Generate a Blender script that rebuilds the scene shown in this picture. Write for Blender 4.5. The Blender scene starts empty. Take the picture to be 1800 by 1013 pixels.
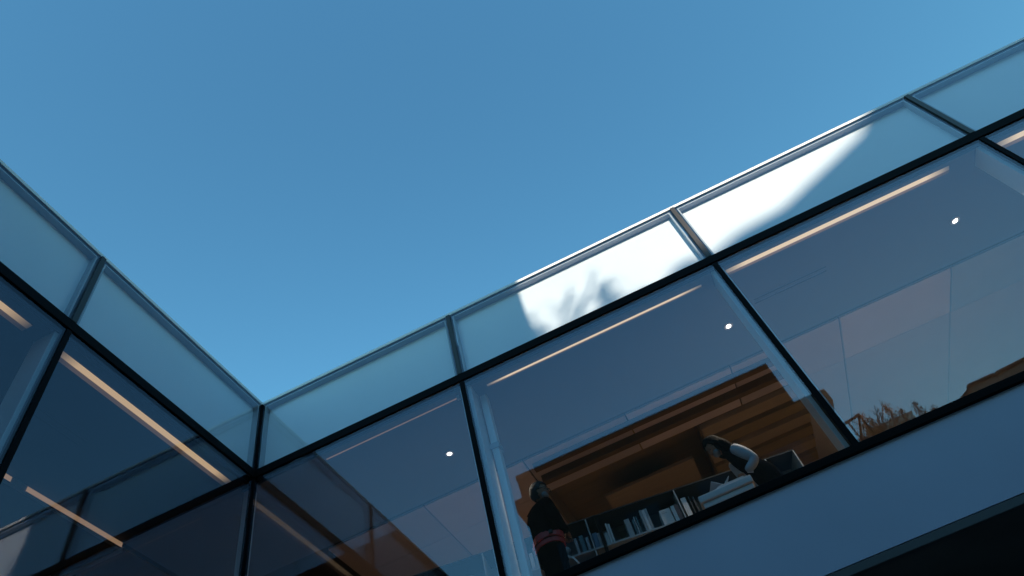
import bpy, bmesh, math, random
from mathutils import Vector, Matrix, noise

random.seed(7)
S = bpy.context.scene
COL = S.collection

# ------------------------------------------------------------------ camera
cam_d = bpy.data.cameras.new("camera")
cam_d.sensor_width = 36.0
cam_d.lens = 23.66
cam_d.clip_start = 0.05
cam_d.clip_end = 3000
cam = bpy.data.objects.new("camera", cam_d)
COL.objects.link(cam)
CAM = Vector((4.905, -5.861, 1.6))
R0 = Vector((0.89797599, 0.38876994, -0.20614814))      # image right
R1 = Vector((-0.43072292, 0.68062336, -0.59264625))     # image down
R2 = Vector((-0.0900938, 0.62097483, 0.77863558))       # forward
M = Matrix.Identity(4)
for i in range(3):
    M[i][0] = R0[i]
    M[i][1] = -R1[i]
    M[i][2] = -R2[i]
    M[i][3] = CAM[i]
cam.matrix_world = M
S.camera = cam

# ------------------------------------------------------------------ light
SUN_VEC = Vector((0.416, -1.0, 0.456)).normalized()        # towards the sun
SUN_EL = math.asin(SUN_VEC.z)
SUN_AZ = math.atan2(SUN_VEC.x, SUN_VEC.y)                # clockwise from +Y
world = bpy.data.worlds.new("World")
S.world = world
world.use_nodes = True
wn = world.node_tree
bg = wn.nodes["Background"]
sky = wn.nodes.new("ShaderNodeTexSky")
sky.sky_type = 'NISHITA'
sky.sun_disc = False
sky.sun_elevation = SUN_EL
sky.sun_rotation = SUN_AZ
sky.air_density = 2.0
sky.dust_density = 0.15
sky.ozone_density = 3.0
mul = wn.nodes.new("ShaderNodeMix")
mul.data_type = 'RGBA'
mul.blend_type = 'MULTIPLY'
mul.inputs[0].default_value = 1.0
mul.inputs[7].default_value = (0.407, 0.713, 0.770, 1)
gam = wn.nodes.new("ShaderNodeGamma")          # film contrast of the whole sky
gam.inputs[1].default_value = 1.25
wn.links.new(sky.outputs[0], gam.inputs[0])
wn.links.new(gam.outputs[0], mul.inputs[6])
wn.links.new(mul.outputs[2], bg.inputs[0])
bg.inputs[1].default_value = 0.15
sun_d = bpy.data.lights.new("sun", 'SUN')
sun_d.energy = 4.1
sun_d.angle = math.radians(0.35)
sun_d.color = (1.0, 0.90, 0.74)
sun = bpy.data.objects.new("sun", sun_d)
COL.objects.link(sun)
sun.rotation_euler = SUN_VEC.to_track_quat('Z', 'Y').to_euler()
vs = S.view_settings
vs.view_transform = 'Standard'
vs.look = 'None'
vs.gamma = 1.0
vs.use_curve_mapping = False
vs.exposure = 0.6
S.render.engine = 'CYCLES'
S.cycles.max_bounces = 14
S.cycles.transparent_max_bounces = 24
S.cycles.glossy_bounces = 6
S.cycles.caustics_reflective = False
S.cycles.caustics_refractive = False


# ------------------------------------------------------------------ materials
def mat(name, col, rough=0.6, metal=0.0, spec=0.5, var=0.0, vscale=3.0, bump=0.0, bscale=40.0,
        stretch=(1, 1, 1), emit=None, estr=0.0, grain=None):
    m = bpy.data.materials.new(name)
    m.use_nodes = True
    nt = m.node_tree
    b = nt.nodes["Principled BSDF"]
    b.inputs["Base Color"].default_value = (*col, 1)
    b.inputs["Roughness"].default_value = rough
    b.inputs["Metallic"].default_value = metal
    b.inputs["Specular IOR Level"].default_value = spec
    tc = nt.nodes.new("ShaderNodeTexCoord")
    mp = nt.nodes.new("ShaderNodeMapping")
    mp.inputs["Scale"].default_value = stretch
    nt.links.new(tc.outputs["Object"], mp.inputs[0])
    if var > 0:
        n = nt.nodes.new("ShaderNodeTexNoise")
        n.inputs["Scale"].default_value = vscale
        n.inputs["Detail"].default_value = 5
        nt.links.new(mp.outputs[0], n.inputs[0])
        cr = nt.nodes.new("ShaderNodeValToRGB")
        lo = tuple(max(0, c * (1 - var)) for c in col)
        hi = tuple(min(1, c * (1 + var)) for c in col)
        cr.color_ramp.elements[0].position = 0.3
        cr.color_ramp.elements[1].position = 0.7
        cr.color_ramp.elements[0].color = (*lo, 1)
        cr.color_ramp.elements[1].color = (*hi, 1)
        nt.links.new(n.outputs[0], cr.inputs[0])
        nt.links.new(cr.outputs[0], b.inputs["Base Color"])
        mr = nt.nodes.new("ShaderNodeMapRange")
        mr.inputs["To Min"].default_value = max(0.02, rough - 0.12)
        mr.inputs["To Max"].default_value = min(1, rough + 0.12)
        nt.links.new(n.outputs[0], mr.inputs[0])
        nt.links.new(mr.outputs[0], b.inputs["Roughness"])
    if bump > 0:
        n2 = nt.nodes.new("ShaderNodeTexNoise")
        n2.inputs["Scale"].default_value = bscale
        n2.inputs["Detail"].default_value = 4
        nt.links.new(mp.outputs[0], n2.inputs[0])
        bp = nt.nodes.new("ShaderNodeBump")
        bp.inputs["Strength"].default_value = bump
        bp.inputs["Distance"].default_value = 0.01
        nt.links.new(n2.outputs[0], bp.inputs["Height"])
        nt.links.new(bp.outputs[0], b.inputs["Normal"])
    if emit:
        b.inputs["Emission Color"].default_value = (*emit, 1)
        b.inputs["Emission Strength"].default_value = estr
    return m


def glass_mat(name, f0, tint, wave=0.0, dirt=0.0):
    """architectural pane: mirror reflection by Fresnel over straight transmission"""
    m = bpy.data.materials.new(name)
    m.use_nodes = True
    nt = m.node_tree
    nt.nodes.remove(nt.nodes["Principled BSDF"])
    out = nt.nodes["Material Output"]
    geo = nt.nodes.new("ShaderNodeNewGeometry")
    dot = nt.nodes.new("ShaderNodeVectorMath")
    dot.operation = 'DOT_PRODUCT'
    nt.links.new(geo.outputs["Incoming"], dot.inputs[0])
    nt.links.new(geo.outputs["Normal"], dot.inputs[1])
    ab = nt.nodes.new("ShaderNodeMath"); ab.operation = 'ABSOLUTE'
    nt.links.new(dot.outputs["Value"], ab.inputs[0])
    inv = nt.nodes.new("ShaderNodeMath"); inv.operation = 'SUBTRACT'
    inv.inputs[0].default_value = 1.0
    nt.links.new(ab.outputs[0], inv.inputs[1])
    pw = nt.nodes.new("ShaderNodeMath"); pw.operation = 'POWER'
    pw.inputs[1].default_value = 5.0
    nt.links.new(inv.outputs[0], pw.inputs[0])
    ma = nt.nodes.new("ShaderNodeMath"); ma.operation = 'MULTIPLY_ADD'
    ma.inputs[1].default_value = 1 - f0
    ma.inputs[2].default_value = f0
    nt.links.new(pw.outputs[0], ma.inputs[0])
    tr = nt.nodes.new("ShaderNodeBsdfTransparent")
    tr.inputs[0].default_value = (*tint, 1)
    gl = nt.nodes.new("ShaderNodeBsdfGlossy")
    gl.inputs["Roughness"].default_value = 0.0
    gl.inputs["Color"].default_value = (0.86, 0.87, 1.0, 1)
    if wave > 0:
        tc = nt.nodes.new("ShaderNodeTexCoord")
        n2 = nt.nodes.new("ShaderNodeTexNoise")
        n2.inputs["Scale"].default_value = 1.1
        n2.inputs["Detail"].default_value = 1.0
        nt.links.new(tc.outputs["Object"], n2.inputs[0])
        bp = nt.nodes.new("ShaderNodeBump")
        bp.inputs["Strength"].default_value = wave
        bp.inputs["Distance"].default_value = 0.02
        nt.links.new(n2.outputs[0], bp.inputs["Height"])
        nt.links.new(bp.outputs[0], gl.inputs["Normal"])
    mx = nt.nodes.new("ShaderNodeMixShader")
    nt.links.new(ma.outputs[0], mx.inputs[0])
    nt.links.new(tr.outputs[0], mx.inputs[1])
    nt.links.new(gl.outputs[0], mx.inputs[2])
    nt.links.new(mx.outputs[0], out.inputs[0])
    return m


GLASS = glass_mat("window_glass", 0.056, (0.90, 0.93, 0.95), wave=0.001)
PGLASS = glass_mat("parapet_glass", 0.050, (0.97, 0.985, 0.98))
DARK = mat("black_anodised_aluminium", (0.003, 0.0033, 0.004), 0.55, 0.0, 0.05)
BRONZE = mat("dark_bronze_aluminium", (0.035, 0.028, 0.024), 0.38, 0.4, 0.5)
CAPM = mat("silver_coping_metal", (0.74, 0.74, 0.75), 0.5, 0.0, 0.4, var=0.04, vscale=6)
WHITEP = mat("white_back_panel", (0.72, 0.745, 0.82), 0.55, var=0.03, vscale=1.2)
RETURN = mat("pale_grey_return", (0.34, 0.36, 0.40), 0.5)
FASCIA = mat("painted_fascia_metal", (0.37, 0.405, 0.54), 0.42, 0.0, 0.5, var=0.05, vscale=0.7)
LIP = mat("grey_drip_trim", (0.055, 0.06, 0.065), 0.5)
SOFFIT = mat("charcoal_soffit_board", (0.09, 0.082, 0.076), 0.7, var=0.2, vscale=2)
CONC = mat("dark_ground_floor_cladding", (0.09, 0.085, 0.08), 0.6, var=0.15)
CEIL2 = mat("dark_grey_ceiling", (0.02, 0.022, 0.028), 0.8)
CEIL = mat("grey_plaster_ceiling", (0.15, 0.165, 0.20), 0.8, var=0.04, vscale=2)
WOOD = mat("brown_oak_ceiling_board", (0.27, 0.185, 0.09), 0.55, var=0.10, vscale=3, stretch=(0.6, 9, 9))
WOOD2 = mat("pale_oak_panel", (0.36, 0.26, 0.17), 0.55, var=0.08, vscale=3, stretch=(0.6, 9, 9))
WOOD3 = mat("dark_walnut_board", (0.13, 0.075, 0.028), 0.55, var=0.10, vscale=3, stretch=(0.6, 9, 9))
PLAST = mat("warm_beige_plaster", (0.58, 0.46, 0.45), 0.8, var=0.03)
PLAST2 = mat("dusky_beige_plaster", (0.46, 0.37, 0.36), 0.8, var=0.03)
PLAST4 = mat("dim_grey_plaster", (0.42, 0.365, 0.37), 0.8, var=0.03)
PLAST3 = mat("cool_grey_plaster", (0.34, 0.38, 0.45), 0.8, var=0.03)
FLOOR = mat("oak_floor", (0.42, 0.29, 0.18), 0.45, var=0.2, vscale=2)
COLM = mat("white_painted_steel", (0.62, 0.64, 0.66), 0.4)
SLOT = mat("black_slot", (0.01, 0.01, 0.012), 0.8)
STRIPC = mat("orange_cove_strip", (0.5, 0.35, 0.25), 0.5, emit=(1.0, 0.58, 0.32), estr=0.20)
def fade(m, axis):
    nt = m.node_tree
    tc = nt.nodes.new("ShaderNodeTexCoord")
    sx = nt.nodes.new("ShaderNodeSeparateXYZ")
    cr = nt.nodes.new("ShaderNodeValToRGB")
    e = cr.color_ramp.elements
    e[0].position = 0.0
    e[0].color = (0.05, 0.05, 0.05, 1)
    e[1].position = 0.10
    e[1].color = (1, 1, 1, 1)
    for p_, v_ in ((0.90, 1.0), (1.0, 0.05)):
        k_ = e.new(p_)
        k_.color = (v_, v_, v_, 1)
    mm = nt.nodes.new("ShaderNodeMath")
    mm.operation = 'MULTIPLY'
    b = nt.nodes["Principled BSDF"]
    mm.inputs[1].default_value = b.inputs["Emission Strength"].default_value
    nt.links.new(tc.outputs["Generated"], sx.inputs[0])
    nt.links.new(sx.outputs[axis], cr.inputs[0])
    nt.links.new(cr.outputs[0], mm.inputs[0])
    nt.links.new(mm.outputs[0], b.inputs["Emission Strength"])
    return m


STRIPR = fade(mat("led_strip_fading_x", (0.6, 0.5, 0.4), 0.5, emit=(1.0, 0.70, 0.40), estr=0.60), 0)
STRIPL = fade(mat("led_strip_fading_y", (0.6, 0.5, 0.4), 0.5, emit=(1.0, 0.62, 0.30), estr=0.42), 1)
GLOWR = fade(mat("strip_glow_x", (0.3, 0.2, 0.12), 0.5, emit=(1.0, 0.55, 0.3), estr=0.09), 0)  # soft glow beside the strips, put in as faint brown emission
GLOWL = fade(mat("strip_glow_y", (0.3, 0.2, 0.12), 0.5, emit=(1.0, 0.55, 0.3), estr=0.055), 1)
STRIPDIM = mat("dim_led_strip", (0.5, 0.35, 0.25), 0.5, emit=(1.0, 0.55, 0.32), estr=0.10)
STRIP = mat("warm_led_strip", (0.8, 0.7, 0.5), 0.5, emit=(1.0, 0.66, 0.36), estr=0.62)
LEDW = mat("white_led_lens", (0.9, 0.9, 0.9), 0.5, emit=(1.0, 0.96, 0.90), estr=4.0)
RIMW = mat("white_lamp_rim", (0.75, 0.72, 0.70), 0.4, emit=(1, 0.9, 0.8), estr=0.0)
TEAL = mat("grey_teal_lacquer", (0.10, 0.14, 0.16), 0.4)
TEAL2 = mat("grey_teal_back_panel", (0.17, 0.215, 0.235), 0.6)
SHDARK = mat("dark_shelf_top", (0.03, 0.036, 0.04), 0.6, spec=0.1)
SHELFM = mat("pale_shelf_board", (0.30, 0.32, 0.33), 0.5)
PAVE = mat("grey_paving", (0.26, 0.25, 0.24), 0.8, var=0.2, vscale=1.5, bump=0.3)


# ------------------------------------------------------------------ helpers
class MB:
    def __init__(self):
        self.bm = bmesh.new()

    def box(self, x0, x1, y0, y1, z0, z1):
        v = [self.bm.verts.new(p) for p in
             ((x0, y0, z0), (x1, y0, z0), (x1, y1, z0), (x0, y1, z0), (x0, y0, z1), (x1, y0, z1), (x1, y1, z1), (x0, y1, z1))]
        for f in ((3, 2, 1, 0), (4, 5, 6, 7), (0, 1, 5, 4), (1, 2, 6, 5), (2, 3, 7, 6), (3, 0, 4, 7)):
            self.bm.faces.new([v[i] for i in f])
        return self

    def prism(self, pts, depth):
        """pts: list of 3D points (closed polygon), depth: extrusion vector"""
        d = Vector(depth)
        a = [self.bm.verts.new(p) for p in pts]
        b = [self.bm.verts.new(Vector(p) + d) for p in pts]
        self.bm.faces.new(a)
        self.bm.faces.new(list(reversed(b)))
        n = len(pts)
        for i in range(n):
            self.bm.faces.new((a[(i + 1) % n], a[i], b[i], b[(i + 1) % n]))
        bmesh.ops.recalc_face_normals(self.bm, faces=self.bm.faces[:])
        return self

    def bar(self, a, b, w):
        a, b = Vector(a), Vector(b)
        d = (b - a).normalized()
        u = d.cross(Vector((0, 0, 1)))
        if u.length < 0.1:
            u = Vector((1, 0, 0))
        u.normalize()
        t = u.cross(d)
        h = w / 2
        pts = [a + u * h + t * h, a - u * h + t * h, a - u * h - t * h, a + u * h - t * h]
        return self.prism(pts, b - a)

    def cyl(self, c, r, h, n=20, r2=None, axis='Z'):
        r2 = r if r2 is None else r2
        c = Vector(c)
        lo, hi = [], []
        for i in range(n):
            a = 2 * math.pi * i / n
            lo.append(self.bm.verts.new(c + Vector((r * math.cos(a), r * math.sin(a), 0))))
            hi.append(self.bm.verts.new(c + Vector((r2 * math.cos(a), r2 * math.sin(a), h))))
        self.bm.faces.new(list(reversed(lo)))
        self.bm.faces.new(hi)
        for i in range(n):
            self.bm.faces.new((lo[i], lo[(i + 1) % n], hi[(i + 1) % n], hi[i]))
        return self

    def ring(self, c, r0, r1, h, n=24):
        c = Vector(c)
        V = []
        for i in range(n):
            a = 2 * math.pi * i / n
            ca, sa = math.cos(a), math.sin(a)
            V.append([self.bm.verts.new(c + Vector((r * ca, r * sa, z))) for r, z in ((r0, 0), (r1, 0), (r1, h), (r0, h))])
        for i in range(n):
            A, B = V[i], V[(i + 1) % n]
            for k in range(4):
                self.bm.faces.new((A[k], A[(k + 1) % 4], B[(k + 1) % 4], B[k]))
        bmesh.ops.recalc_face_normals(self.bm, faces=self.bm.faces[:])
        return self

    def sphere(self, c, r, sc=(1, 1, 1), sub=3):
        mtx = Matrix.Translation(c) @ Matrix.Diagonal((*sc, 1))
        bmesh.ops.create_icosphere(self.bm, subdivisions=sub, radius=r, matrix=mtx)
        return self

    def mesh(self, name):
        me = bpy.data.meshes.new(name)
        self.bm.to_mesh(me)
        self.bm.free()
        return me

    def build(self, name, m, parent=None, bevel=0.0, smooth=False):
        me = self.mesh(name)
        me.materials.append(m)
        if smooth:
            for p in me.polygons:
                p.use_smooth = True
        o = bpy.data.objects.new(name, me)
        COL.objects.link(o)
        if parent:
            o.parent = parent
        if bevel:
            b = o.modifiers.new("bevel", 'BEVEL')
            b.width = bevel
            b.segments = 2
            b.limit_method = 'ANGLE'
        return o


def thing(name, label, cat, loc=(0, 0, 0), rz=0.0, group=None):
    o = bpy.data.objects.new(name, None)
    COL.objects.link(o)
    o.location = loc
    o.rotation_euler = (0, 0, rz)
    o['label'] = label
    o['category'] = cat
    if group:
        o['group'] = group
    return o


def tag(o, label, cat, group=None):
    o['label'] = label
    o['category'] = cat
    if group:
        o['group'] = group
    return o


def dup(o, loc, label, rz=None, sc=None):
    c = o.copy()
    COL.objects.link(c)
    c.location = loc
    c['label'] = label
    if rz is not None:
        c.rotation_euler = (0, 0, rz)
    if sc is not None:
        c.scale = sc
    for ch in o.children:
        d = ch.copy()
        COL.objects.link(d)
        d.parent = c
        for g in ch.children:
            e = g.copy()
            COL.objects.link(e)
            e.parent = d
    return c


# ------------------------------------------------------------------ ground
gb = MB()
gb.box(-600, 600, -600, 600, -0.3, 0.0)
g = gb.build("ground", PAVE)
g['kind'] = 'structure'

# ------------------------------------------------------------------ glass building
ZS, ZW, ZT0, ZT1, ZC0, ZC1 = 3.831, 4.822, 7.672, 7.807, 9.007, 9.058
ZCEIL = 7.657
MX = [0.0, 3.05, 6.515, 9.906, 13.30, 16.70]
MY = [0.0, 3.034, 6.48, 9.90]        # along -y
XE, YE = MX[-1], MY[-1]
B = thing("glass_building", "glass walled library building with black frames, white parapet glazing and blue-grey fascia", "building")


def W(side, a0, a1, d0, d1, z0, z1, mb=None):
    """box on a wing: a along the facade, d depth behind the glass plane"""
    mb = mb or MB()
    if side == 'R':
        mb.box(a0, a1, d0, d1, z0, z1)
    else:
        mb.box(-d1, -d0, -a1, -a0, z0, z1)
    return mb


for side, ms in (('R', MX), ('L', MY)):
    end = ms[-1]
    for i in range(len(ms) - 1):
        a0, a1 = ms[i] + (0.012 if i == 0 else 0.03), ms[i + 1] - 0.03
        W(side, a0, a1, 0.002, 0.022, ZW - 0.018, ZT0 + 0.01).build("window_pane", GLASS, B)
        W(side, a0, a1, 0.002, 0.014, ZT1 - 0.01, ZC0 - 0.004).build("parapet_pane", PGLASS, B)
        # white shadow box behind the parapet glass, with pale returns
        pa0 = ms[i] + (0.06 if i == 0 else 0.075)
        pa1 = ms[i + 1] - 0.075
        W(side, pa0, pa1, 0.10, 0.13, ZT1 + 0.0, 8.955).build("parapet_panel", WHITEP, B)
        W(side, pa0 - 0.02, pa1 + 0.02, 0.018, 0.13, 8.957, 8.975).build("top_return", RETURN, B)
        W(side, pa0 - 0.018, pa0, 0.018, 0.13, ZT1, 8.956).build("side_return", RETURN, B)
        W(side, pa1, pa1 + 0.018, 0.018, 0.13, ZT1, 8.956).build("side_return", RETURN, B)
        # dark head frame between panel and cap
        W(side, pa0 - 0.02, pa1 + 0.02, 0.016, 0.05, 8.976, ZC0 - 0.003).build("head_frame", DARK, B)
    for i, a in enumerate(ms[1:]):
        w = 0.03
        W(side, a - w, a + w, -0.018, 0.10, ZT1 + 0.001, ZC0 - 0.002).build("parapet_mullion", BRONZE, B, bevel=0.003)
        W(side, a - w, a + w, -0.012, 0.09, ZW - 0.018, ZT0 - 0.001).build("window_mullion", DARK, B, bevel=0.003)
        W(side, a - 0.073, a + 0.073, 0.092, 0.36, 4.45, ZCEIL - 0.002).build("column", COLM, B, bevel=0.004)
    off = 0.016
    W(side, -off if side == 'R' else -off, end + 0.03, -off, 0.10, ZT0 + 0.012, ZT1).build("transom", DARK, B, bevel=0.003)
# corner posts
MB().box(-0.05, 0.014, -0.014, 0.05, ZT1 + 0.001, ZC0 - 0.002).build("parapet_mullion", DARK, B)
MB().box(-0.05, 0.016, -0.016, 0.05, ZW - 0.018, ZT0 - 0.001).build("window_mullion", DARK, B)
# coping cap, mitred around the inner corner
cap = MB()
cap.prism([(0.0, 0.0, ZC0), (XE + 0.05, 0.0, ZC0), (XE + 0.05, 0.40, ZC0), (-0.40, 0.40, ZC0), (-0.40, -YE - 0.05, ZC0), (0.0, -YE - 0.05, ZC0)], (0, 0, ZC1 - ZC0))
cap.build("coping", CAPM, B, bevel=0.004)
# sill, fascia, lip and soffit (mitred L shapes)
def ell(name, d0, d1, z0, z1, m, bev=0.0):
    mb = MB()
    mb.prism([(-d0, d0, z0), (XE, d0, z0), (XE, d1, z0), (-d1, d1, z0), (-d1, -YE, z0), (-d0, -YE, z0)], (0, 0, z1 - z0))
    return mb.build(name, m, B, bevel=bev)


ell("sill", -0.035, 0.11, ZW - 0.10, ZW - 0.02, DARK, 0.006)
ell("fascia", 0.0, 0.06, ZS + 0.075, ZW - 0.103, FASCIA)
ell("drip_trim", 0.004, 0.08, ZS, ZS + 0.072, LIP, 0.006)
ell("soffit", 0.09, 2.0, ZS + 0.012, ZS + 0.06, SOFFIT)
ell("ground_floor_wall", 1.6, 1.8, 0.0, ZS + 0.010, CONC)
# floor slab and roof
ell("floor_slab", 0.13, 8.2, 4.10, 4.45, FLOOR)
ell("roof_deck", 0.14, 8.2, 8.30, 8.50, SOFFIT)
ell("outer_wall", 8.0, 8.2, 4.45, 8.29, WOOD2)
MB().box(XE + 0.002, XE + 0.2, 0.12, 8.2, 0.0, 8.29).build("end_wall", CONC, B)
MB().box(-8.2, -0.12, -YE - 0.2, -YE - 0.002, 0.0, 8.29).build("end_wall", CONC, B)
# front dropped ceiling, right wing (to y 1.88) and left wing (to x -2.04)
ZF = ZCEIL
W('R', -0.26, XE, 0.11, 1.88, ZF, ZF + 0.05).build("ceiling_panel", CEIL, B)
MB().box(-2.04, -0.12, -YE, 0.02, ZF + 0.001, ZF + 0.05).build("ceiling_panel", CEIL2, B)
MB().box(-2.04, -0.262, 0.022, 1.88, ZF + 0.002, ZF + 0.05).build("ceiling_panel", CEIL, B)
# wooden deep ceilings, boards 1.6 m wide with open joints
x = -0.10
while x < XE - 0.2:
    x1 = min(x + 1.595, XE - 0.02)
    pm = PLAST if 7.8 < x < 8.5 else PLAST3 if x > 9 else PLAST if round(x / 1.605) % 2 else PLAST2
    MB().box(x + 0.006, x1 - 0.006, 1.89, 2.80, ZF - 0.05, ZF - 0.02).build("ceiling_board", pm, B)
    if x > 6.2 or x1 < 3.2:
        xa = max(x + 0.006, 7.26) if x > 6.2 else x + 0.006
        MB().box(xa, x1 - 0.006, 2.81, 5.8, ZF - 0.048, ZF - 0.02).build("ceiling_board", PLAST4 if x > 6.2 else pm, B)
    x += 1.605
for (yb, h) in ((2.02, .10), (2.36, .12)):
    MB().box(3.2, 7.0, yb, yb + 0.10, ZF - 0.05 - h, ZF - 0.052).build("ceiling_batten", WOOD3, B)
# stepped wooden battens of the east part
for i, yb in enumerate((2.84, 3.20, 3.58, 3.92, 4.30, 4.68, 5.06, 5.44)):
    MB().box(5.62, 7.24, yb, yb + 0.24, ZF - 0.12, ZF - 0.03).build("ceiling_batten", WOOD if i % 2 else WOOD2, B)
MB().box(5.62, 7.25, 2.805, 5.8, ZF - 0.015, ZF).build("ceiling_backing", WOOD3, B)
# west part: deep dark recess, then a pale panel
MB().box(3.12, 5.60, 2.81, 5.8, 8.05, 8.10).build("ceiling_recess", WOOD, B)
MB().box(3.86, 5.35, 3.45, 5.6, 7.55, 7.60).build("ceiling_raft", WOOD2, B)
MB().box(3.10, 3.118, 2.81, 5.8, ZF - 0.02, 8.1).build("recess_cheek", WOOD, B)
# back wall of the reading room
MB().box(-7.9, XE, 5.82, 5.95, 4.45, 8.28).build("back_wall", WOOD, B)
MB().box(5.60, 5.62, 2.81, 5.8, ZF, 8.1).build("recess_cheek", WOOD, B)
# left wing, lower oak bulkhead with a lit edge
MB().box(-2.10, -2.045, -YE, 0.022, ZF - 0.075, ZF + 0.05).build("bulkhead_edge", WOOD2, B)
MB().box(-7.9, -2.105, -YE, 0.02, ZF - 0.06, ZF).build("ceiling_board", WOOD3, B)
MB().box(-7.9, -2.105, 0.022, 0.10, ZF - 0.075, ZF).build("bulkhead_edge", WOOD2, B)
MB().box(-7.9, -2.105, 0.11, 5.8, ZF - 0.02, ZF).build("ceiling_board", WOOD3, B)
# slot diffusers
for y in (0.87, 0.945):
    MB().box(6.87, 7.86, y, y + 0.014, ZF - 0.004, ZF - 0.001).build("slot_diffuser", SLOT, B)
for x in (-1.02, -1.12):
    MB().box(x, x + 0.014, -2.42, -1.70, ZF - 0.004, ZF - 0.001).build("slot_diffuser", SLOT, B)
# white riser beside the first column
MB().box(3.15, 3.235, 0.30, 0.42, 4.45, ZF - 0.06).build("riser", COLM, B, bevel=0.01)
MB().box(3.135, 3.25, 0.29, 0.43, 6.72, 6.80).build("riser_bracket", RETURN, B)
MB().box(-0.235, -0.12, 0.12, 0.235, 4.45, ZF - 0.002).build("column", COLM, B, bevel=0.004)

# strip lights
strips = [
    ('R', 0.95, 2.90, 0.215, 0.018, "thin faint warm strip light in the ceiling of the first right-hand bay beside the corner"),
    ('R', 3.30, 6.28, 0.230, 0.026, "narrow warm strip light above the person in black"),
    ('R', 6.58, 9.50, 0.200, 0.058, "broad warm strip light in the third right-hand bay above the slot diffuser"),
    ('R', 10.05, 13.1, 0.205, 0.075, "warm strip light at the far right edge of the photo"),
    ('L', 0.16, 2.90, 0.262, 0.074, "long orange strip light in the left wing running to the corner"),
    ('L', 3.27, 6.20, 0.245, 0.070, "short orange strip light at the left edge of the photo"),
]
for side, a0, a1, d, w, lab in strips:
    if side == 'R':
        t = thing("strip_light", lab, "ceiling light", ((a0 + a1) / 2, d, ZF), 0, "strip lights along the glass")
        L = (a1 - a0) / 2
        MB().box(-L, L, -w / 2, w / 2, -0.008, -0.002).build("diffuser", STRIPDIM if a0 < 1 else STRIPR, t)
        MB().box(-L, L, w / 2 + 0.001, w * 1.25, -0.006, -0.001).build("glow_band", GLOWR if a0 > 1 else CEIL, t)  # emissive band stands in for the strip's glow; plain ceiling in first bay
    else:
        t = thing("strip_light", lab, "ceiling light", (-d, -(a0 + a1) / 2, ZF), 0, "strip lights along the glass")
        L = (a1 - a0) / 2
        MB().box(-w / 2, w / 2, -L, L, -0.008, -0.002).build("diffuser", STRIPL, t)
        MB().box(-w * 1.3, -w / 2 - .001, -L, L, -0.006, -0.001).build("glow_band", GLOWL, t)  # same painted glow along the left strips
# orange cove strips on the lower bulkhead of the left wing
for (xa, xb, ya, yb, lab) in ((-2.043, -2.036, -1.50, 0.015, "orange cove strip low in the left wing, ending at its inner corner"),
                              (-2.043, -2.036, -3.0, -1.72, "short orange cove strip at the lower left edge of the photo")):
    t = thing("cove_light", lab, "ceiling light", ((xa + xb) / 2, (ya + yb) / 2, ZF - 0.04), 0, "cove strips on the left bulkhead")
    MB().box(-0.0035, 0.0035, -(yb - ya) / 2, (yb - ya) / 2, -0.035, 0.033).build("diffuser", STRIPC, t)
    MB().box(-0.0035, 0.006, -(yb - ya) / 2, (yb - ya) / 2, -0.045, -0.037).build("trim", DARK, t)
# downlights
def downlight(x, y, lab):
    t = thing("downlight", lab, "ceiling light", (x, y, ZF), 0, "round recessed downlights")
    MB().ring((0, 0, -0.012), 0.036, 0.062, 0.011).build("rim", RIMW, t)
    MB().cyl((0, 0, -0.008), 0.034, 0.005).build("lens", LEDW, t)
    ld = bpy.data.lights.new("downlight_lamp", 'SPOT')
    ld.energy = 215
    ld.spot_size = math.radians(100)
    ld.spot_blend = 0.6
    ld.color = (1.0, 0.82, 0.62)
    ld.shadow_soft_size = 0.03
    lo = bpy.data.objects.new("lamp", ld)
    COL.objects.link(lo)
    lo.parent = t
    lo.location = (0, 0, -0.03)
    return t


downlight(2.311, 1.121, "round white downlight in the first right-hand bay")
downlight(6.459, 1.132, "round white downlight just left of the second mullion")
downlight(9.593, 1.11, "round white downlight at the upper right, in the third bay")
# small white clip at the end of the faint strip
tag(MB().box(2.885, 2.92, 0.17, 0.215, ZF - 0.05, ZF - 0.003).build("blind_clip", COLM, None),
    "tiny white clip on the ceiling beside the first mullion", "clip")

# ------------------------------------------------------------------ bookshelf (turned a little from the glass)
SA = math.atan(0.17)
SD = Vector((math.cos(SA), math.sin(SA), 0))
SN = Vector((-math.sin(SA), math.cos(SA), 0))
P0 = Vector((3.69, 0.97, 0))
def sp(x, off=0.0):
    t = (x - P0.x) / SD.x
    return P0 + SD * t + SN * off
case = thing("bookshelf", "low grey-teal open bookshelf with thin pale posts behind the second right-hand window", "bookshelf", (P0.x, P0.y, 4.45), SA)
def cx(x):
    return (x - P0.x) / SD.x
x0, x1 = cx(0.9), cx(6.30)
MB().box(x0, x1, 0.0, 0.36, 1.370, 1.385).build("top_board", SHDARK, case)
MB().box(x0, x1, 0.0, 0.36, 0.985, 1.005).build("shelf", SHELFM, case)
MB().box(x0, x1, 0.004, 0.36, 0.52, 0.540).build("shelf", SHELFM, case)
MB().box(x0, x1, 0.362, 0.385, 0.0, 1.384).build("back_panel", TEAL2, case)
MB().box(x0, x1, 0.02, 0.36, 0.0, 0.08).build("plinth", TEAL, case)
for px in (1.0, 2.62, 3.83, 4.87, 5.96, 6.29):
    MB().box(cx(px) - 0.007, cx(px) + 0.007, -0.008, 0.36, 0.081, 1.369).build("post", SHELFM, case)
MB().box(cx(3.93), cx(3.965), -0.012, 0.05, 0.081, 1.369).build("dark_post", DARK, case)
for px in (2.0, 3.1, 4.35, 5.4):
    MB().box(cx(px) - 0.2, cx(px) + 0.2, 0.355, 0.361, 1.02, 1.3).build("door_panel", TEAL, case)

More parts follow.
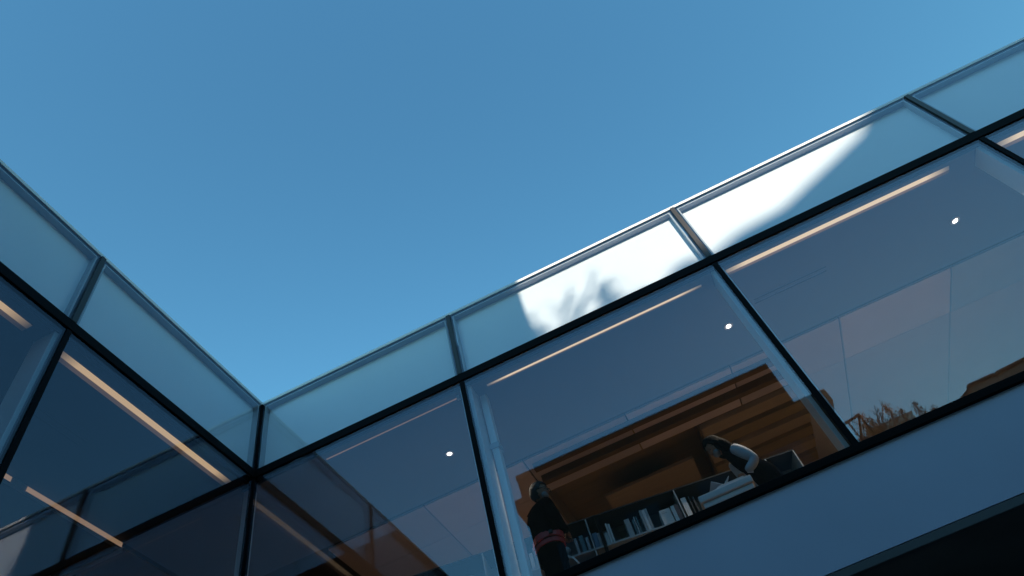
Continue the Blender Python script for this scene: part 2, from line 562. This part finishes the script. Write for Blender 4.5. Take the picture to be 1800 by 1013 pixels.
BM = {k: mat("book_" + k, c, 0.6) for k, c in dict(
    white=(0.55, 0.56, 0.58), grey=(0.28, 0.30, 0.32), teal=(0.05, 0.12, 0.14), red=(0.22, 0.10, 0.09),
    blue=(0.06, 0.12, 0.20), black=(0.02, 0.02, 0.022)).items()}
PAGE = mat("book_pages", (0.6, 0.57, 0.5), 0.8)
ZSH = 5.456
def book(x, w, h, c, lab, tilt=0.0, depth=0.17, name="book", cat="book"):
    p = sp(x + w / 2, 0.03)
    t = thing(name, lab, cat, (p.x, p.y, ZSH), SA, "books standing on the low shelf")
    t.rotation_euler = (0, tilt, SA)
    MB().box(-w / 2, w / 2, 0, 0.006, 0.0, h).build("spine", BM[c], t)
    MB().box(-w / 2, -w / 2 + .003, 0.006, depth, 0.0, h).build("cover", BM[c], t)
    MB().box(w / 2 - .003, w / 2, 0.006, depth, 0.0, h).build("cover", BM[c], t)
    MB().box(-w / 2 + .0032, w / 2 - .0032, 0.008, depth - .006, 0.004, h - 0.004).build("pages", PAGE, t)
    return t


specs = [
    (1.95, .035, .24, 'grey', "grey book seen through the first window left of the mullion"),
    (2.02, .03, .27, 'white', "tall white book seen through the first window left of the mullion"),
    (2.09, .05, .20, 'grey', "short thick grey book in the first right-hand window"),
    (2.75, .05, .25, 'white', "white book close to the first column"),
    (2.83, .03, .22, 'teal', "thin teal book beside the first column"),
    (3.12, .04, .20, 'white', "small white book left of the person in black"),
    (3.17, .05, .25, 'grey', "grey book left of the person in black"),
    (3.64, .03, .20, 'grey', "thin grey book right of the round lamp"),
    (3.70, .045, .21, 'teal', "dark teal book right of the round lamp"),
    (3.765, .03, .17, 'grey', "low grey book beside the thin pale post"),
    (3.845, .055, .19, 'blue', "dark blue book just right of the thin pale post"),
    (3.90, .03, .175, 'grey', "grey book between the pale post and the dark post"),
    (3.972, .046, .15, 'grey', "low grey book just right of the dark post"),
    (4.021, .014, .255, 'white', "tallest of the three slim pale books by the dark post"),
    (4.037, .014, .245, 'grey', "middle of the three slim books by the dark post"),
    (4.053, .014, .24, 'white', "rightmost of the three slim books by the dark post"),
    (4.232, .058, .225, 'grey', "thick grey book standing alone in mid shelf"),
    (4.318, .014, .20, 'teal', "slim teal book leaning in mid shelf"),
    (4.340, .014, .225, 'grey', "slim grey book among the teal ones in mid shelf"),
    (4.362, .016, .22, 'teal', "slim dark teal book left of the tall grey set"),
    (4.425, .028, .275, 'grey', "left volume of the tall grey set"),
    (4.455, .028, .27, 'white', "middle volume of the tall grey set"),
    (4.485, .028, .275, 'grey', "right volume of the tall grey set"),
    (4.765, .04, .205, 'white', "pale book just right of the white box file"),
    (4.81, .045, .21, 'red', "dull red book beside the white box file"),
    (4.905, .055, .255, 'white', "tall white book right of the thin post by the desk"),
    (4.99, .012, .25, 'black', "slim black book near the white desk"),
    (5.03, .02, .23, 'black', "black book near the white desk"),
    (5.76, .03, .22, 'grey', "grey book behind the leaning woman"),
    (5.80, .02, .20, 'teal', "teal book behind the leaning woman"),
    (5.85, .04, .23, 'white', "white book behind the leaning woman's back"),
]
for s_ in specs:
    book(*s_)
# white box file with printed lines
bf = sp(4.69, 0.03)
t = thing("box_file", "white box file with grey printed lines standing on the shelf", "box file", (bf.x, bf.y, ZSH), SA)
MB().box(-0.062, 0.062, 0, 0.19, 0, 0.195).build("body", BM['white'], t, bevel=0.003)
for k, (a, b_) in enumerate(((-.045, -.005), (-.045, .02))):
    MB().box(a, b_, -0.003, -0.001, 0.165 - .018 * k, 0.169 - .018 * k).build("printed_line", BM['grey'], t)
# round-shaded lamp on shelf
lp = sp(3.50, 0.12)
t = thing("table_lamp", "small round ribbed shade lamp on the shelf beside the person in black", "lamp", (lp.x, lp.y, ZSH))
mb = MB(); mb.cyl((0, 0, 0), 0.05, 0.015); mb.cyl((0, 0, 0.015), 0.008, 0.06); mb.build("base", DARK, t)
MB().sphere((0, 0, 0.13), 0.075, (1, 1, 0.85)).build("lamp_shade", BM['grey'], t, smooth=True)
for k in range(5):
    a = -2.6 + k * 0.4
    MB().bar((0.077 * math.cos(a), 0.077 * math.sin(a), 0.09), (0.05 * math.cos(a), 0.05 * math.sin(a), 0.175), 0.004).build("rib", SHELFM, t)

# white desk with papers, close to the glass
t = thing("desk", "white desk with rounded front beside the sill under the leaning woman", "desk", (5.37, 0.62, 4.45))
MB().box(-0.31, 0.25, -0.22, 0.28, 0.66, 0.735).build("tabletop", BM['white'], t, bevel=0.01)
MB().box(-0.29, 0.23, -0.2, 0.26, 0.60, 0.655).build("apron", BM['white'], t, bevel=0.006)
for sx in (-0.27, 0.21):
    for sy in (-0.18, 0.24):
        MB().box(sx - .02, sx + .02, sy - .02, sy + .02, 0, 0.599).build("leg", SHELFM, t)
t = thing("paper_stack", "stack of white paper lying on the desk under the woman's hand", "paper", (5.40, 0.60, 5.186))
for k in range(4):
    o = MB().box(-0.15 + .01 * k, 0.16, -0.17, 0.13, 0.008 * k, 0.008 * k + 0.006).build("sheet", BM['white'], t)
t = thing("open_magazine", "open white magazine propped in the woman's hand", "magazine", (5.33, 0.55, 5.225), 0.3)
o = MB().box(-0.13, 0.0, -0.09, 0.09, 0, 0.006).build("page", BM['white'], t); o.rotation_euler = (0, 0.55, 0)
o = MB().box(0.0, 0.12, -0.09, 0.09, 0, 0.006).build("page", BM['white'], t); o.rotation_euler = (0, -0.75, 0)
# ------------------------------------------------------------------ people
CLOTH = mat("black_wool", (0.0015, 0.0015, 0.002), 1.0, spec=0.0, bump=0.2, bscale=200)
CLOTH2 = mat("charcoal_knit", (0.007, 0.008, 0.010), 1.0, spec=0.0, bump=0.2, bscale=200)
SHIRT = mat("white_cotton", (0.32, 0.35, 0.39), 0.8, bump=0.3, bscale=30)
SKIN = mat("skin", (0.26, 0.15, 0.105), 0.6, spec=0.2)
HAIRG = mat("grey_hair", (0.022, 0.024, 0.028), 0.7, spec=0.2, bump=0.6, bscale=120, stretch=(1, 1, 0.15))
HAIRB = mat("black_hair", (0.005, 0.0045, 0.005), 0.8, spec=0.05, bump=0.6, bscale=120, stretch=(1, 1, 0.15))
MASK = mat("pale_face_mask", (0.20, 0.22, 0.24), 0.9, spec=0.1)
REDM = mat("red_nylon", (0.42, 0.035, 0.035), 0.5)


def skin(name, joints, bones, m, parent, sub=2):
    """joints: {name: (pos, radius or (rx, ry))}; first joint is the root"""
    names = list(joints)
    me = bpy.data.meshes.new(name)
    me.from_pydata([joints[n][0] for n in names], [(names.index(a), names.index(b)) for a, b in bones], [])
    o = bpy.data.objects.new(name, me)
    COL.objects.link(o)
    o.parent = parent
    sk = o.modifiers.new("skin", 'SKIN')
    sk.use_smooth_shade = True
    layer = me.skin_vertices[0].data if len(me.skin_vertices) else None
    if layer is None:
        bm = bmesh.new(); bm.from_mesh(me); bm.verts.layers.skin.verify(); bm.to_mesh(me); bm.free()
        layer = me.skin_vertices[0].data
    for i, n in enumerate(names):
        r = joints[n][1]
        layer[i].radius = r if isinstance(r, tuple) else (r, r)
        layer[i].use_root = (i == 0)
    ss = o.modifiers.new("subsurf", 'SUBSURF')
    ss.levels = sub
    ss.render_levels = sub
    me.materials.append(m)
    return o


def head(parent, pos, yaw, pitch, hair_m, long_hair=False, glasses=False):
    """head group: +X is the face direction before rotation"""
    rot = Matrix.Rotation(yaw, 4, 'Z') @ Matrix.Rotation(pitch, 4, 'Y')
    T = Matrix.Translation(pos) @ rot
    bm = MB()
    bm.sphere((0, 0, 0), 0.098, (1.0, 0.80, 1.18), 4)
    for v in bm.bm.verts:          # jaw, brow, nose
        p = v.co
        if p.z < -0.02:
            k = min(1, (-0.02 - p.z) / 0.1)
            p.y *= 1 - 0.32 * k
            if p.x < 0:
                p.x *= 1 - 0.35 * k
            else:
                p.x *= 1 - 0.06 * k
        if p.x > 0.06 and abs(p.y) < 0.03 and -0.05 < p.z < 0.02:
            kk = (1 - abs(p.y) / 0.03) * (1 - abs(p.z + 0.022) / 0.035 if abs(p.z + 0.022) < 0.035 else 0)
            p.x += 0.030 * kk
        if p.x > 0.05 and 0.0 < p.z < 0.02 and 0.015 < abs(p.y) < 0.05:
            p.x -= 0.006
    f = bm.build("face", SKIN, parent, smooth=True)
    f.matrix_local = T
    # ears
    e = MB()
    for s in (-1, 1):
        e.sphere((-0.008, s * 0.079, -0.012), 0.026, (0.6, 0.35, 1.1), 2)
    e.build("ears", SKIN, parent, smooth=True).matrix_local = T
    ey = MB()
    for s in (-1, 1):
        ey.sphere((0.078, s * 0.032, 0.006), 0.011, (1, 1.2, 0.7), 2)
    ey.build("eyes", BM['black'], parent, smooth=True).matrix_local = T
    h = MB()
    h.sphere((-0.012, 0, 0.018), 0.110, (1.02, 0.86, 1.12), 4)
    kill = [v for v in h.bm.verts if (v.co.x > 0.052 and v.co.z < 0.065) or (v.co.z < -0.095 and not long_hair) or (v.co.x > 0.018 and v.co.z < -0.015)]
    for v in h.bm.verts:
        n_ = noise.noise(v.co * 22) * 0.008
        v.co += v.co.normalized() * n_
    bmesh.ops.delete(h.bm, geom=kill, context='VERTS')
    if long_hair:
        h.sphere((-0.050, 0, -0.07), 0.088, (0.95, 1.12, 1.6), 3)
        h.sphere((0.01, 0.068, -0.06), 0.035, (1.0, 0.6, 2.6), 3)
        h.sphere((0.01, -0.068, -0.06), 0.035, (1.0, 0.6, 2.6), 3)
        h.sphere((-0.055, 0, -0.17), 0.070, (0.9, 1.15, 1.5), 3)
    hm = h.build("hair", hair_m, parent, smooth=True)
    hm.matrix_local = T
    sol = hm.modifiers.new("solid", 'SOLIDIFY'); sol.thickness = 0.008
    # face mask
    k = MB()
    k.sphere((0.058, 0, -0.055), 0.047, (0.85, 1.2, 1.0), 3)
    k.build("face_mask", MASK, parent, smooth=True).matrix_local = T
    if glasses:
        gq = MB()
        for s in (-1, 1):
            for i in range(12):
                a0, a1 = 2 * math.pi * i / 12, 2 * math.pi * (i + 1) / 12
                gq.bar((0.108, s * 0.034 + 0.026 * math.cos(a0), 0.006 + 0.021 * math.sin(a0)),
                       (0.108, s * 0.034 + 0.026 * math.cos(a1), 0.006 + 0.021 * math.sin(a1)), 0.0045)
            gq.bar((0.108, s * 0.06, 0.012), (0.0, s * 0.082, 0.006), 0.005)
        gq.bar((0.108, -0.01, 0.01), (0.108, 0.01, 0.01), 0.004)
        gq.build("glasses", BM['black'], parent).matrix_local = T


def hand(parent, wrist, dirv, palm_n, m=SKIN):
    """small open hand: palm plus five unequal curled fingers"""
    d = Vector(dirv).normalized()
    n = Vector(palm_n).normalized()
    s = d.cross(n).normalized()
    w = Vector(wrist)
    J = {'palm': (w + d * 0.05, (0.034, 0.016)), 'wr': (w - d * 0.01, 0.022), 'kn': (w + d * 0.085, (0.036, 0.014))}
    skin("palm", {k: (tuple(v[0]), v[1]) for k, v in J.items()}, [('palm', 'wr'), ('palm', 'kn')], m, parent, 1)
    for i, L in enumerate((0.065, 0.075, 0.07, 0.055)):
        o_ = s * (0.027 - 0.018 * i)
        a = w + d * 0.075 + o_
        b = a + d * L * 0.5 + n * 0.008
        c = b + d * L * 0.25 + n * 0.018
        e = c + d * L * 0.12 + n * 0.02
        skin("finger", {'a': (tuple(a), 0.009), 'b': (tuple(b), 0.008), 'c': (tuple(c), 0.0075), 'e': (tuple(e), 0.006)},
             [('a', 'b'), ('b', 'c'), ('c', 'e')], m, parent, 1)
    a = w + d * 0.03 + s * 0.03
    b = a + (d * 0.6 + s * 0.8).normalized() * 0.035
    c = b + (d * 0.9 + s * 0.2 + n * 0.4).normalized() * 0.03
    skin("thumb", {'a': (tuple(a), 0.011), 'b': (tuple(b), 0.010), 'c': (tuple(c), 0.008)}, [('a', 'b'), ('b', 'c')], m, parent, 1)


FZ = 4.45
# person 1: standing, back half turned, looking right
p1 = thing("person", "grey haired person in long black coat with red waist bag, standing beside the first column", "person", (3.46, 0.52, FZ))
f = Vector((0.72, 0.69, 0)).normalized()      # chest direction
sd = Vector((f.y, -f.x, 0))                   # to the person's right
def P(fwd, side, z):
    v = f * fwd + sd * side
    return (v.x, v.y, z)
J = {
    'pelvis': (P(0, 0, 0.92), (0.17, 0.14)), 'waist': (P(0, 0, 1.08), (0.165, 0.135)), 'chest': (P(-0.01, 0, 1.26), (0.185, 0.145)),
    'neckb': (P(-0.02, 0, 1.41), (0.10, 0.08)), 'neck': (P(0.0, 0, 1.47), 0.058),
    'shr': (P(-0.01, 0.19, 1.35), 0.088), 'shl': (P(-0.01, -0.19, 1.35), 0.088),
    'elr': (P(0.03, 0.25, 1.09), 0.058), 'ell': (P(0.03, -0.25, 1.09), 0.058),
    'wrr': (P(0.19, 0.10, 1.07), 0.042), 'wrl': (P(0.19, -0.10, 1.07), 0.042),
    'hem': (P(0, 0, 0.60), (0.20, 0.17)), 'kr': (P(0.01, 0.09, 0.50), 0.075), 'kl': (P(0, -0.09, 0.50), 0.075),
    'ar': (P(-0.01, 0.10, 0.09), 0.05), 'al': (P(-0.01, -0.10, 0.09), 0.05),
    'tr': (P(0.15, 0.11, 0.04), 0.04), 'tl': (P(0.15, -0.11, 0.04), 0.04),
}
skin("body", J, [('pelvis', 'waist'), ('waist', 'chest'), ('chest', 'neckb'), ('neckb', 'neck'), ('chest', 'shr'), ('chest', 'shl'),
                 ('shr', 'elr'), ('shl', 'ell'), ('elr', 'wrr'), ('ell', 'wrl'), ('pelvis', 'hem'), ('hem', 'kr'), ('hem', 'kl'),
                 ('kr', 'ar'), ('kl', 'al'), ('ar', 'tr'), ('al', 'tl')], CLOTH, p1)
head(p1, (0.055, -0.01, 1.60), -0.15, 0.12, HAIRG, glasses=True)
hand(p1, P(0.20, 0.09, 1.07), Vector(P(0.5, -0.8, 0)), Vector((0, 0, -1)))
hand(p1, P(0.20, -0.09, 1.07), Vector(P(0.5, 0.8, 0)), Vector((0, 0, -1)))
# red waist bag worn on the hip, follows the coat
bag = MB()
for i in range(14):
    a = math.radians(25 + i * 14)            # around the back
    b_ = math.radians(25 + (i + 1) * 14)
    def q(an, r, z):
        v = f * (math.cos(an) * r * 0.86) + sd * (math.sin(an) * r)
        return Vector((v.x, v.y, z))
    zt = 1.015 + 0.012 * math.sin(i * 0.9)
    bulge = 0.035 * math.sin(math.pi * (i + 0.5) / 14)
    for (z0, z1, rr) in ((0.955, zt, 0.185 + bulge), (0.90, 0.942, 0.18 + bulge * 0.7)):
        pts = [q(a, rr, z0), q(b_, rr, z0), q(b_, rr, z1), q(a, rr, z1)]
        bag.prism(pts, -(q((a + b_) / 2, 0.02, 0)))
bag.build("belt_bag", REDM, p1)
bk = MB()
an = math.radians(112)
c0 = q(an, 0.235, 0.985)
bk.box(c0.x - .02, c0.x + .02, c0.y - .012, c0.y + .012, .97, 1.0)
bk.build("buckle", BM['black'], p1)

# person 2: woman bending over the desk, facing left
p2 = thing("person", "woman with long dark hair, dark vest and white puff sleeves bending over the white desk", "person", (5.84, 0.83, FZ))
f = Vector((-1, -0.25, 0)).normalized()
sd = Vector((f.y, -f.x, 0))
J = {
    'pelvis': (P(0, 0, 0.86), (0.15, 0.15)), 'waist': (P(0.09, 0, 1.0), (0.12, 0.11)), 'chest': (P(0.19, 0, 1.15), (0.13, 0.115)),
    'neckb': (P(0.27, 0, 1.27), (0.07, 0.07)), 'neck': (P(0.31, 0, 1.31), 0.045),
    'hr': (P(0.0, 0.09, 0.78), 0.11), 'hl': (P(0.0, -0.09, 0.78), 0.11),
    'kr': (P(0.04, 0.09, 0.46), 0.075), 'kl': (P(0.04, -0.09, 0.46), 0.075),
    'ar': (P(-0.02, 0.09, 0.09), 0.045), 'al': (P(-0.02, -0.09, 0.09), 0.045),
    'tr': (P(0.13, 0.09, 0.04), 0.035), 'tl': (P(0.13, -0.09, 0.04), 0.035),
}
skin("body", J, [('pelvis', 'waist'), ('waist', 'chest'), ('chest', 'neckb'), ('neckb', 'neck'), ('pelvis', 'hr'), ('pelvis', 'hl'),
                 ('hr', 'kr'), ('hl', 'kl'), ('kr', 'ar'), ('kl', 'al'), ('ar', 'tr'), ('al', 'tl')], CLOTH2, p2)
for s in (-1, 1):
    # f points left, so side -1 faces the glass
    a = {'sh': (P(0.25, 0.12 * s, 1.24), 0.062), 'mid': (P(0.19, 0.19 * s, 1.10), 0.070), 'el': (P(0.13, 0.23 * s, 0.97), 0.054),
         'fo': (P(0.21, 0.22 * s, 0.90), 0.050), 'cu': (P(0.28, 0.21 * s, 0.87), 0.036)}
    skin("sleeve", a, [('sh', 'mid'), ('mid', 'el'), ('el', 'fo'), ('fo', 'cu')], SHIRT, p2)
    hand(p2, P(0.31, 0.20 * s, 0.86), Vector(P(1, -0.3 * s, -0.5)), Vector((0, 0, -1)))
head(p2, P(0.37, 0, 1.385), math.pi + 0.25, 0.60, HAIRB, long_hair=True)

bq = MB().box(-0.030, 0.030, -0.003, 0.003, -0.045, 0.045).build("name_badge", BM['white'], p2)
bq.location = P(0.20, -0.135, 0.93)
bq.rotation_euler = (0, 0.35, 0.2)
# ------------------------------------------------------------------ buildings across the yard
BRICKB = mat("dark_brown_cladding", (0.045, 0.034, 0.028), 0.8, var=0.25, vscale=2, stretch=(0.5, 1, 8))
EAVE = mat("rust_brown_eave", (0.16, 0.09, 0.05), 0.7, var=0.2)
WINB = mat("dark_window_glass", (0.02, 0.025, 0.03), 0.08)
ROOFD = mat("dark_slate_roof", (0.03, 0.03, 0.032), 0.7, var=0.2)
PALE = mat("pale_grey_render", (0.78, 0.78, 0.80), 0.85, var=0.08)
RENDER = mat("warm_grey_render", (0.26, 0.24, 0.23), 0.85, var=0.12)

cb = thing("wood_clad_building", "dark brown board-clad building mirrored in the second window", "building", (4.76, -12, 0))
X0, X1 = 0.40 - 4.76, 9.15 - 4.76
MB().box(X0 + .03, X1 - .03, -9, -0.05, 0, 14.9).build("wall", BRICKB, cb)
bd = MB().box(X0, X1, -0.049, -0.01, 0, 0.555)
me = bd.mesh("board"); me.materials.append(BRICKB)
for k in range(26):
    o = bpy.data.objects.new("board", me); COL.objects.link(o); o.parent = cb
    o.location = (0, 0.004 * (k % 2), 0.02 + 0.57 * k)
MB().box(X0 - .03, X1, -9, 0.0, 14.86, 15.05).build("roof", ROOFD, cb)
MB().box(X0 - .26, X0 + 0.4, -3, -0.002, 13.75, 14.2).build("cornice_end", ROOFD, cb)
MB().box(X1 + .002, X1 + 0.93, -2, 0.03, 12.9, 13.36).build("side_eave", EAVE, cb)
for zz in (1.0, 4.2, 7.4, 10.6):
    for xx in (-3.2, -1.0, 1.2, 3.4):
        w_ = MB().box(xx - .5, xx + .5, -0.008, 0.012, zz, zz + 1.6).build("window", WINB, cb)
        MB().box(xx - .56, xx + .56, 0.004, 0.03, zz - .08, zz - .002).build("sill", ROOFD, w_)
# annex with roof terrace rail
MB().box(X1 + .001, X1 + 0.70, -8, -0.06, 0, 13.3).build("side_wall", EAVE, cb)
an_ = thing("terrace_annex", "low brown annex with flat roof beside the board-clad building", "building", (10.4, -12, 0))
MB().box(-0.5, 3.0, -7, -0.2, 0, 10.45).build("wall", BRICKB, an_)
MB().box(-0.51, 3.05, -7, -0.1, 10.452, 10.6).build("roof", ROOFD, an_)
for zz in (1.2, 4.4, 7.6):
    for xx in (0.0, 1.8):
        MB().box(xx - .5, xx + .5, -0.21, -0.18, zz, zz + 1.6).build("window", WINB, an_)
rl = thing("roof_railing", "thin dark guard rail on the flat roof mirrored right of the second mullion", "railing", (10.1, -12.15, 10.602))
MB().bar((-0.22, 0, 1.55), (0.36, 0, 1.65), 0.06).build("top_rail", DARK, rl)
for px, h in ((-0.2, 1.5), (-0.03, 1.56), (0.34, 1.62)):
    MB().bar((px, 0, 0), (px, 0, h), 0.035).build("post", DARK, rl)
MB().bar((0.34, 0, 1.65), (0.34, -3, 1.65), 0.05).build("side_rail", DARK, rl)
pb = thing("planter_box", "dark planter box on the flat roof under the rail", "planter", (10.1, -12.4, 10.602))
MB().box(-0.14, 0.14, -0.2, 0.15, 0, 1.05).build("box", ROOFD, pb)

# gabled flats far behind, whose roofline throws the shadow on the parapet
fb = thing("apartment_block", "tall rendered apartment block with stepped dark roof mirrored at the lower right", "building", (32, -40, 0))
prof = [(18.0, 26.0), (22.53, 26.02), (22.67, 26.2), (22.95, 26.22), (23.1, 26.1), (23.6, 26.28), (24.24, 26.34), (25.06, 26.70), (25.98, 27.1), (26.06, 27.38), (27.95, 27.42), (28.05, 27.22), (28.15, 27.42), (31, 27.6), (46, 28.2)]
pts = [(18.0 - 32, 0, 0)] + [(a - 32, 0, b_ - 0.16) for a, b_ in prof] + [(46 - 32, 0, 0)]
MB().prism(pts, (0, -12, 0)).build("wall", RENDER, fb)
rp = [(a - 32, 0.25, b_) for a, b_ in prof]
rp = rp + [(a, y_, z_ - 0.158) for (a, y_, z_) in reversed(rp)]
MB().prism(rp, (0, -12.5, 0)).build("roof", ROOFD, fb)
for zz in range(8):
    for xx in range(-12, 13, 3):
        w_ = MB().box(xx - .7, xx + .7, 0.005, 0.05, 1.2 + 3.1 * zz, 2.9 + 3.1 * zz).build("window", WINB, fb)
        MB().box(xx - .78, xx + .78, 0.02, 0.12, 1.08 + 3.1 * zz, 1.18 + 3.1 * zz).build("sill", RENDER, w_)

# ------------------------------------------------------------------ trees
LEAFO = mat("rust_orange_foliage", (0.55, 0.24, 0.08), 0.8, var=0.35, vscale=3)
LEAFG = mat("grey_green_foliage", (0.25, 0.22, 0.17), 0.8, var=0.4, vscale=3)
for m_ in (LEAFO, LEAFG):
    nt_ = m_.node_tree
    b_ = nt_.nodes["Principled BSDF"]
    tl = nt_.nodes.new("ShaderNodeBsdfTranslucent")
    src = b_.inputs["Base Color"].links[0].from_socket
    nt_.links.new(src, tl.inputs[0])
    mx_ = nt_.nodes.new("ShaderNodeMixShader")
    mx_.inputs[0].default_value = 0.65
    nt_.links.new(b_.outputs[0], mx_.inputs[1])
    nt_.links.new(tl.outputs[0], mx_.inputs[2])
    nt_.links.new(mx_.outputs[0], nt_.nodes["Material Output"].inputs[0])
BARK = mat("bark", (0.06, 0.05, 0.04), 0.9, var=0.3)


def tree(x, y, top, w, m, lab, n=3000, sparse=0.0):
    rnd = random.Random(int(x * 100))
    t = thing("conifer_tree", lab, "tree", (x, y, 0), 0, "trees beyond the annex")
    tr_ = MB(); tr_.cyl((0, 0, 0), 0.22, top - 0.05, 8, 0.012); tr_.build("trunk", BARK, t)
    c = bmesh.new()
    def leaf(p, s):
        nrm = Vector((rnd.uniform(-1, 1), rnd.uniform(-1, 1), rnd.uniform(-.6, 1))).normalized()
        u = nrm.orthogonal().normalized()
        v = nrm.cross(u)
        a = rnd.uniform(0, 6.28)
        u, v = u * math.cos(a) + v * math.sin(a), v * math.cos(a) - u * math.sin(a)
        vs_ = [c.verts.new(p + u * s), c.verts.new(p + v * s * .45), c.verts.new(p - u * s), c.verts.new(p - v * s * .45)]
        c.faces.new(vs_)
    H = 9.0
    nb = 150
    for k in range(nb):                       # boughs
        tt = (k + rnd.random()) / nb
        z = top - 9.0 + H * tt
        a = rnd.uniform(0, 6.28)
        r = w * (1 - tt) ** 0.9 * rnd.uniform(0.55, 1.15) + 0.04
        d = Vector((math.cos(a), math.sin(a), -0.15 + 0.5 * tt))
        for j in range(int(n / nb)):
            f_ = rnd.random() ** 0.7
            p = Vector((0, 0, z)) + d * r * f_ + Vector((rnd.gauss(0, .07), rnd.gauss(0, .07), rnd.gauss(0, .07))) * (1 + r)
            leaf(p, rnd.uniform(.05, .12) * (1.15 - 0.6 * tt))
    me_ = bpy.data.meshes.new("crown"); c.to_mesh(me_); c.free()
    me_.materials.append(m)
    o = bpy.data.objects.new("crown", me_); COL.objects.link(o); o.parent = t
    return t


tree(14.42, -25, 19.85, 2.0, LEAFO, "leftmost rust-orange conifer mirrored behind the roof rail")
tree(14.95, -26, 19.95, 1.8, LEAFG, "grey-green conifer second from the roof rail")
tree(15.60, -25, 19.75, 2.0, LEAFO, "tallest rust-orange conifer in the middle of the mirrored row")
tree(16.20, -25.5, 19.5, 1.9, LEAFO, "rust-orange conifer right of the tallest one")
tree(16.75, -25, 19.25, 2.2, LEAFG, "grey-green conifer with thin top, fifth of the mirrored row")
tree(17.5, -25.5, 18.95, 2.2, LEAFG, "rightmost grey-green conifer of the mirrored row")
# sunlit garden wall block behind the trees
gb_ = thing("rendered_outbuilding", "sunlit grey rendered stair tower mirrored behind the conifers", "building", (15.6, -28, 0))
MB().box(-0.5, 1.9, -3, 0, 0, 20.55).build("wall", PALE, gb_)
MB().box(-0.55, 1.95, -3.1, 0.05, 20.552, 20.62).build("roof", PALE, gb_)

# added block east of the yard, unseen, darkens the left wing's panels
nb_ = thing("added_shade_block", "plain grey block added on the right of the yard, unseen, to shade the left wing", "building", (24.0, -6, 0))
MB().box(0, 10, -18, 18, 0, 16.7).build("wall", RENDER, nb_)
MB().box(-0.1, 10.1, -18.1, 18.1, 16.702, 17.0).build("roof", ROOFD, nb_)
for zz in range(4):
    for yy in range(-16, 17, 3):
        w_ = MB().box(-0.04, -0.004, yy - .8, yy + .8, 1.2 + 3.6 * zz, 3.2 + 3.6 * zz).build("window", WINB, nb_)
        MB().box(-0.12, -0.03, yy - .85, yy + .85, 1.08 + 3.6 * zz, 1.18 + 3.6 * zz).build("sill", RENDER, w_)

# leafless birch among the conifers: fine twigs
rb = random.Random(3)
bt = thing("bare_tree", "leafless thin-twigged birch standing among the mirrored conifers", "tree", (15.0, -26.2, 0))
MB().cyl((0, 0, 0), 0.15, 19.2, 8, 0.03).build("trunk", BARK, bt)
tw = MB()
for k in range(230):
    z0 = rb.uniform(15.5, 19.3)
    a = rb.uniform(0, 6.28)
    L = rb.uniform(0.6, 1.7)
    d = Vector((math.cos(a) * 0.75, math.sin(a) * 0.75, rb.uniform(0.5, 1.1))).normalized()
    p0 = Vector((0, 0, z0))
    p1_ = p0 + d * L
    if p1_.z > 20.6:
        continue
    tw.bar(p0, p1_, 0.022)
    for j in range(4):
        q0 = p0.lerp(p1_, rb.uniform(.3, 1))
        tw.bar(q0, q0 + Vector((rb.uniform(-1, 1), rb.uniform(-1, 1), rb.uniform(0, 1))).normalized() * rb.uniform(.15, .45), 0.012)
tw.build("twigs", BARK, bt)
# white tubular chair arm beside the person in black
ch = thing("office_chair", "white curved arm of a chair right of the person in black", "chair", (3.62, 0.78, 4.45))
pts_ = [(3.53, .55, 5.27), (3.60, .55, 5.255), (3.66, .55, 5.20), (3.69, .55, 5.14), (3.70, .56, 5.05)]
am = MB()
o_ = Vector((3.62, 0.78, 4.45))
for a_, b_ in zip(pts_[:-1], pts_[1:]):
    am.bar(Vector(a_) - o_, Vector(b_) - o_, 0.016)
am.build("armrest", COLM, ch)
MB().box(-0.16, 0.16, -0.18, 0.18, 0.42, 0.47).build("seat", DARK, ch, bevel=0.015)
MB().box(-0.16, 0.16, 0.17, 0.20, 0.50, 0.86).build("backrest", DARK, ch, bevel=0.012)
for sx in (-.14, .14):
    for sy in (-.16, .16):
        MB().bar((sx, sy, 0.0), (sx, sy, 0.42), 0.022).build("leg", COLM, ch)
MB().bar((0.08, -0.22, 0.6), (0.05, -0.17, 0.45), 0.016).build("arm_support", COLM, ch)
